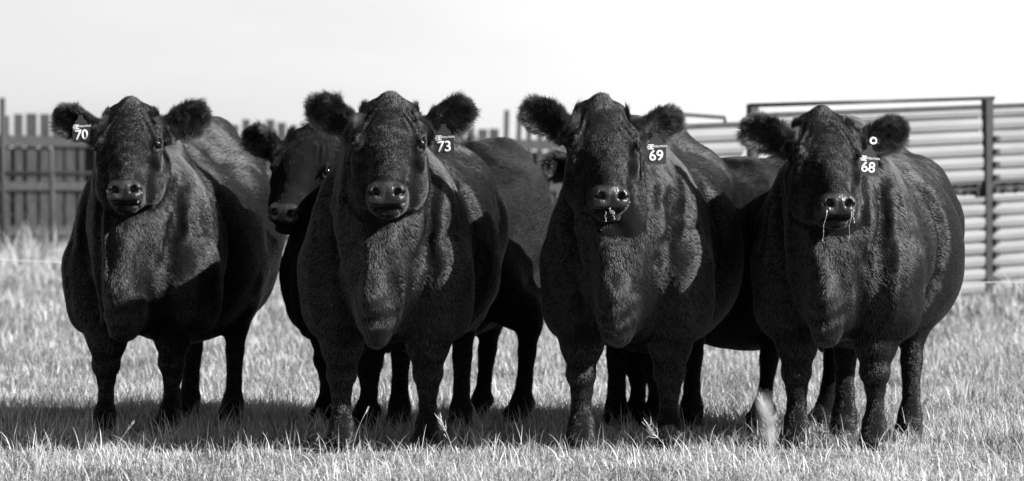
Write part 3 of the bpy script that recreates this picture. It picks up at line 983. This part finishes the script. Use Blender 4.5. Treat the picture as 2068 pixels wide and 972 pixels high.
blades('fallen_straw', X, Y, .06 + .09 * rg.random(len(X)), .0018 + .0022 * rg.random(len(X)), tones(X, Y, rg, .10, .45, .72), 'tangled pale dead straw lying over the short turf', 5, 2.2, 32)
X, Y, rg = zone(170000, 17, 75, 1.6, 11, 2.6)
sc_ = (Y / 17)
P = np.stack([X, Y, np.zeros_like(X)], -1)
fc = vnoise(P, (.9, 1.6, 1), 71) * .5 + vnoise(P, (.3, .5, 1), 72) * .5
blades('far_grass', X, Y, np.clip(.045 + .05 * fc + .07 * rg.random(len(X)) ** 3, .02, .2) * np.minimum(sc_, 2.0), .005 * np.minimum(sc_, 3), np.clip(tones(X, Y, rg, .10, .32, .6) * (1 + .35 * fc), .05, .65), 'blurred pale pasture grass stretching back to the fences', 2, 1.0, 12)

def stalk(px_, py_, d, h, lean, label, spread=.05, head=.03, branches=0, seed=1):
    """one dry grass stalk: thin bent stem and a bristly seed head"""
    rr = random.Random(seed)
    x = (px_ - CX) / FPX * d
    e = bpy.data.objects.new('grass_stalk', None); e.location = (x, d, 0); link(e)
    tag(e, label, 'grass stalk', 'dry seed stalks standing in the grass')
    pts = [np.array([lean * t ** 1.6, -.02 * t, h * t]) for t in np.linspace(0, 1, 9)]
    MB().tube(pts, [.0014 - .0007 * k / 8 for k in range(9)], 5).build('stem', M_straw, e, True)
    m = MB()
    dirn = nrm(pts[-1] - pts[-2])
    for k in range(26):
        t = k / 26
        b0 = pts[-1] - dirn * head * .2 + dirn * head * t * 1.2
        v = dirn + np.array([rr.gauss(0, 1), rr.gauss(0, 1), rr.gauss(0, .5)]) * spread * 9
        m.tube([b0, b0 + nrm(v) * head * .35, b0 + nrm(v + dirn * .6) * head * .8], [.0013, .0010, .0003], 4)
    for k in range(branches):
        t = .5 + .4 * k / max(branches, 1); p0 = pts[int(t * 8)]
        q = p0 + np.array([(-1) ** k * .02, 0, .022])
        m.tube([p0, (p0 + q) / 2 + np.array([0, 0, -.002]), q], [.0008, .0007, .0014], 4)
    m.build('seed_head', M_straw, e)
M_straw = gmat('dry_straw', .55, .6, .3, noise=(40, .42, .62))
stalk(1556, 870, 12.5, .185, -.03, 'tall branched dry stalk standing between cow 69 and cow 68', .05, .035, 5, 3)
stalk(712, 885, 12.6, .15, .05, 'thin straight dry stalk in front of the legs of cow 73', .02, .02, 0, 4)
stalk(1352, 905, 12.3, .085, -.05, 'bristly pale seed head bent over in front of cow 69', .07, .055, 0, 5)
stalk(915, 900, 12.4, .10, -.03, 'bristly pale seed head between cow 73 and its right neighbour', .06, .045, 2, 6)
stalk(232, 905, 12.4, .10, .05, 'dry curled stalk in front of the leg of cow 70', .03, .03, 0, 7)
stalk(1625, 930, 5.6, .565, -.06, 'badly blurred pale seed stalk close to the camera before cow 68', .03, .055, 0, 8)

def weed_belt(n, pxa, pxb, d0, d1, h0, h1, seed):
    rg = np.random.default_rng(seed)
    d = d0 + (d1 - d0) * rg.random(n)
    px_ = pxa + (pxb - pxa) * rg.random(n)
    X = (px_ - CX) / FPX * d
    cl = np.clip(.55 + vnoise(np.stack([X, d, X * 0], -1), (.45, .8, 1), seed) * .8, .1, 1.3)
    return X, d, (h0 + (h1 - h0) * rg.random(n)) * cl, rg
X1, Y1, H1, rg = weed_belt(5000, -80, 660, 42, 48, .25, .72, 21)
X2, Y2, H2, rg = weed_belt(2600, 1900, 2120, 26.5, 29.5, .10, .38, 22)
X = np.concatenate([X1, X2]); Y = np.concatenate([Y1, Y2]); H = np.concatenate([H1, H2])
blades('tall_weeds', X, Y, H, .012 + .016 * rg.random(len(X)), np.clip(rg.normal(.38, .13, len(X)), .1, .6), 'blurred tall pale weeds along the foot of the fences', 4, .35, 23)

# ------------------------------------------------------------------ fences
def on_line(a, b, t): return a + (b - a) * t
# tall slatted wooden windbreak fence on the left, far behind
fa, fbk = np.array([-11.0, 57.5, 0]), np.array([2.6, 63.5, 0])
wf = bpy.data.objects.new('wooden_fence', None); wf.location = fa; link(wf)
tag(wf, 'tall weathered board fence with gaps between its boards behind the cattle', 'fence')
Ld = np.linalg.norm(fbk - fa); dr = (fbk - fa) / Ld; ang = math.atan2(dr[1], dr[0])
RZ = rotz(ang)
rb = random.Random(5)
nb_ = int(Ld / .24)
for i in range(nb_):
    t = (i + .5) * .24
    c = dr * t
    pxx = (fa + c)[0] / (fa + c)[1] * FPX + CX
    h = 2.50 - .012 * t + rb.uniform(-.09, .05)
    wdt = .18 + rb.uniform(-.04, .02)
    tl = rb.uniform(-.012, .012)
    if pxx > 1012:
        h += .32 if rb.random() < .6 else .1; wdt = .1; tl = rb.uniform(-.06, .06)
        if rb.random() < .25: continue
    R = RZ @ roty(tl)
    MB().box(c + np.array([0, 0, h / 2]), (wdt, .025, h), R).build('board', M_wood, wf)
for i in range(int(Ld / .42)):
    c = dr * ((i + .5) * .42 + rb.uniform(-.03, .03))
    h = 1.93 + rb.uniform(-.12, .02)
    MB().box(c + RZ @ np.array([0, .07, 0]) + np.array([0, 0, h / 2]), (.40 + rb.uniform(-.04, .015), .025, h), RZ).build('backing_board', M_rail, wf)
for z, hh in ((2.02, .2), (1.2, .16), (.4, .16)):
    MB().box(dr * Ld / 2 + np.array([0, 0, z]) + RZ @ np.array([0, -.04, 0]), (Ld, .05, hh), RZ).build('rail', M_rail, wf)
for k in range(6):
    c = dr * (Ld * (k + .5) / 6)
    MB().tube([c + RZ @ np.array([0, -.13, 0]), c + RZ @ np.array([0, -.13, 0]) + np.array([0, 0, 2.2])], .07, 10).build('post', M_rail, wf, True)

# pipe and wire pen fence in front of it
pf0 = np.array([-9.2, 50.0, 0]); pf1 = np.array([-1.0, 53.0, 0])
pf = bpy.data.objects.new('pipe_fence', None); pf.location = pf0; link(pf)
tag(pf, 'low steel pipe and wire fence standing in front of the boards at left', 'fence')
dv = pf1 - pf0
MB().tube([np.array([0, 0, 1.37]), dv + np.array([0, 0, 1.37])], .04, 8).build('rail', M_rust, pf, True)
for px_ in (5, 105, 255, 400, 560, 720, 880):
    # solve t so that the post stands on this ray
    k = (px_ - CX) / FPX
    t = (k * pf0[1] - pf0[0]) / (dv[0] - k * dv[1])
    c = dv * t
    MB().tube([c, c + np.array([0, 0, 2.55 if px_ == 5 else 1.4])], .045, 8).build('post', M_rust, pf, True)
for z in (.25, .5, .72, .95, 1.12):
    MB().tube([np.array([0, -.04, z]) + dv * t + np.array([0, 0, .012 * math.sin(t * 40)]) for t in np.linspace(0, 1, 30)], .008, 5).build('wire', M_rust, pf, True)

# steel corral panels on the right
def corr_sheet(w, z0, z1, pitch=.124, dep=.036):
    """horizontal ribs; profile in z"""
    prof = []
    z = z0
    while z < z1 - 1e-6:
        for a, y in ((0, 0), (.17, 0), (.22, -dep * .7), (.6, -dep), (.98, -dep * .85)):
            if z + a * pitch <= z1: prof.append((z + a * pitch, y))
        z += pitch
    V, F = [], []
    for x in (0, w):
        for zz, y in prof: V.append((x, y, zz))
        for zz, y in prof: V.append((x, y + .003, zz))
    n = len(prof); m = 2 * n
    for i in range(n - 1):
        F.append((i, m + i, m + i + 1, i + 1)); F.append((n + i, n + i + 1, m + n + i + 1, m + n + i))
    F.append((0, n, m + n, m)); F.append((n - 1, m + n - 1, m + 2 * n - 1, 2 * n - 1))
    for o_ in (0, m):
        for i in range(n - 1): F.append((o_ + i, o_ + i + 1, o_ + n + i + 1, o_ + n + i))
    return V, F

pa = np.array([1.25, 29.4, 0]); pb = np.array([4.55, 31.2, 0])
SLOPE = .045
pd = nrm(pb - pa); pang = math.atan2(pd[1], pd[0])
def ray_t(px_):
    k = (px_ - CX) / FPX
    return (k * pa[1] - pa[0]) / (pd[0] - k * pd[1])
def panel(px0, px1, label, bars=(), sheet_top=1.72):
    t0, t1 = ray_t(px0), ray_t(px1)
    w = t1 - t0
    e = bpy.data.objects.new('corral_panel', None)
    e.location = pa + pd * t0 + np.array([0, 0, SLOPE * (t0 - ray_t(1530))]); e.rotation_euler = (0, -SLOPE, pang); link(e)
    tag(e, label, 'corral panel', 'sheeted steel corral panels behind the cattle')
    v, f = corr_sheet(w, -.06, .915); mesh_np('sheet', v, f, M_sheet, e)
    v, f = corr_sheet(w, 1.015, sheet_top); mesh_np('sheet', v, f, M_sheet, e)
    MB().box((w / 2, .0, -.10), (w, .06, .075)).build('bottom_rail', M_pipe, e)
    MB().box((w / 2, .0, sheet_top + .028), (w, .055, .055)).build('top_rail', M_pipe, e)
    for x in (.03, w - .03):
        MB().box((x, .035, sheet_top / 2), (.045, .045, sheet_top - .06)).build('stile', M_pipe, e)
    MB().box((w / 2, .03, .962), (w - .1, .02, .02)).build('middle_rail', M_rust, e)
    MB().box((w / 2, .075, .962), (w - .02, .006, .13)).build('slot_backing', M_sheet, e)  # backing added behind the open slot to block the bright background
    for k in range(int(w / .16)):
        if rb.random() < .6:
            MB().box((.1 + k * .16 + rb.uniform(0, .05), .045, .962), (.035, .01, .095)).build('strap', M_rust, e)
    return e, w
e1, w1 = panel(1268, 1512, 'pale ribbed steel panel with a small raised bar, left of the tall frame', sheet_top=1.645)
x0 = w1 * .42; x1_ = w1 * .86
MB().tube([(x0, 0, 1.69), (x0, 0, 1.80), (x1_, 0, 1.745), (x1_, 0, 1.69)], .018, 8).build('raised_bar', M_rust, e1, False)
e2, w2 = panel(1526, 1992, 'pale ribbed steel gate panel set inside the tall dark frame')
e3, w3 = panel(1999, 2260, 'pale ribbed steel panel right of the tall frame, cut by the picture edge')
# tall frame
t0, t1 = ray_t(1520), ray_t(1994)
fr = bpy.data.objects.new('gate_frame', None); fr.location = pa + pd * t0; fr.rotation_euler = (0, 0, pang); link(fr)
tag(fr, 'tall dark steel gate frame with a bar above the ribbed panel', 'gate frame')
w = t1 - t0
for x, hh in ((0, 1.87), (w, 1.97)):
    MB().box((x, -.0, hh / 2 - .01), (.085, .085, hh)).build('post', M_pipe, fr)
MB().tube([(-.05, -.03, 1.845), (w + .06, -.03, 1.955)], .021, 10).build('crossbar', M_pipe, fr, True)
for x in (.075, w - .075 + .15):
    for k in range(12):
        MB().box((x - .0, -.045, .2 + k * .124), (.05, .05, .05)).build('hinge_lug', M_pipe, fr)

# white electric wire strung across behind the cattle
ew = bpy.data.objects.new('electric_wire', None); link(ew)
tag(ew, 'thin white electric fence wire strung low behind the cattle', 'wire')
A_ = pw(-300, 512, 22.0); B_ = pw(2400, 572, 20.0)
MB().tube([A_ + (B_ - A_) * t - np.array([0, 0, .05 * (1 - (2 * t - 1) ** 2)]) for t in np.linspace(0, 1, 24)], .0034, 6).build('strand', M_wire, ew, True)
for q in (A_, B_):
    MB().tube([np.array([q[0], q[1], 0]), q + np.array([0, 0, .12])], .012, 8).build('post', M_pipe, ew, True)
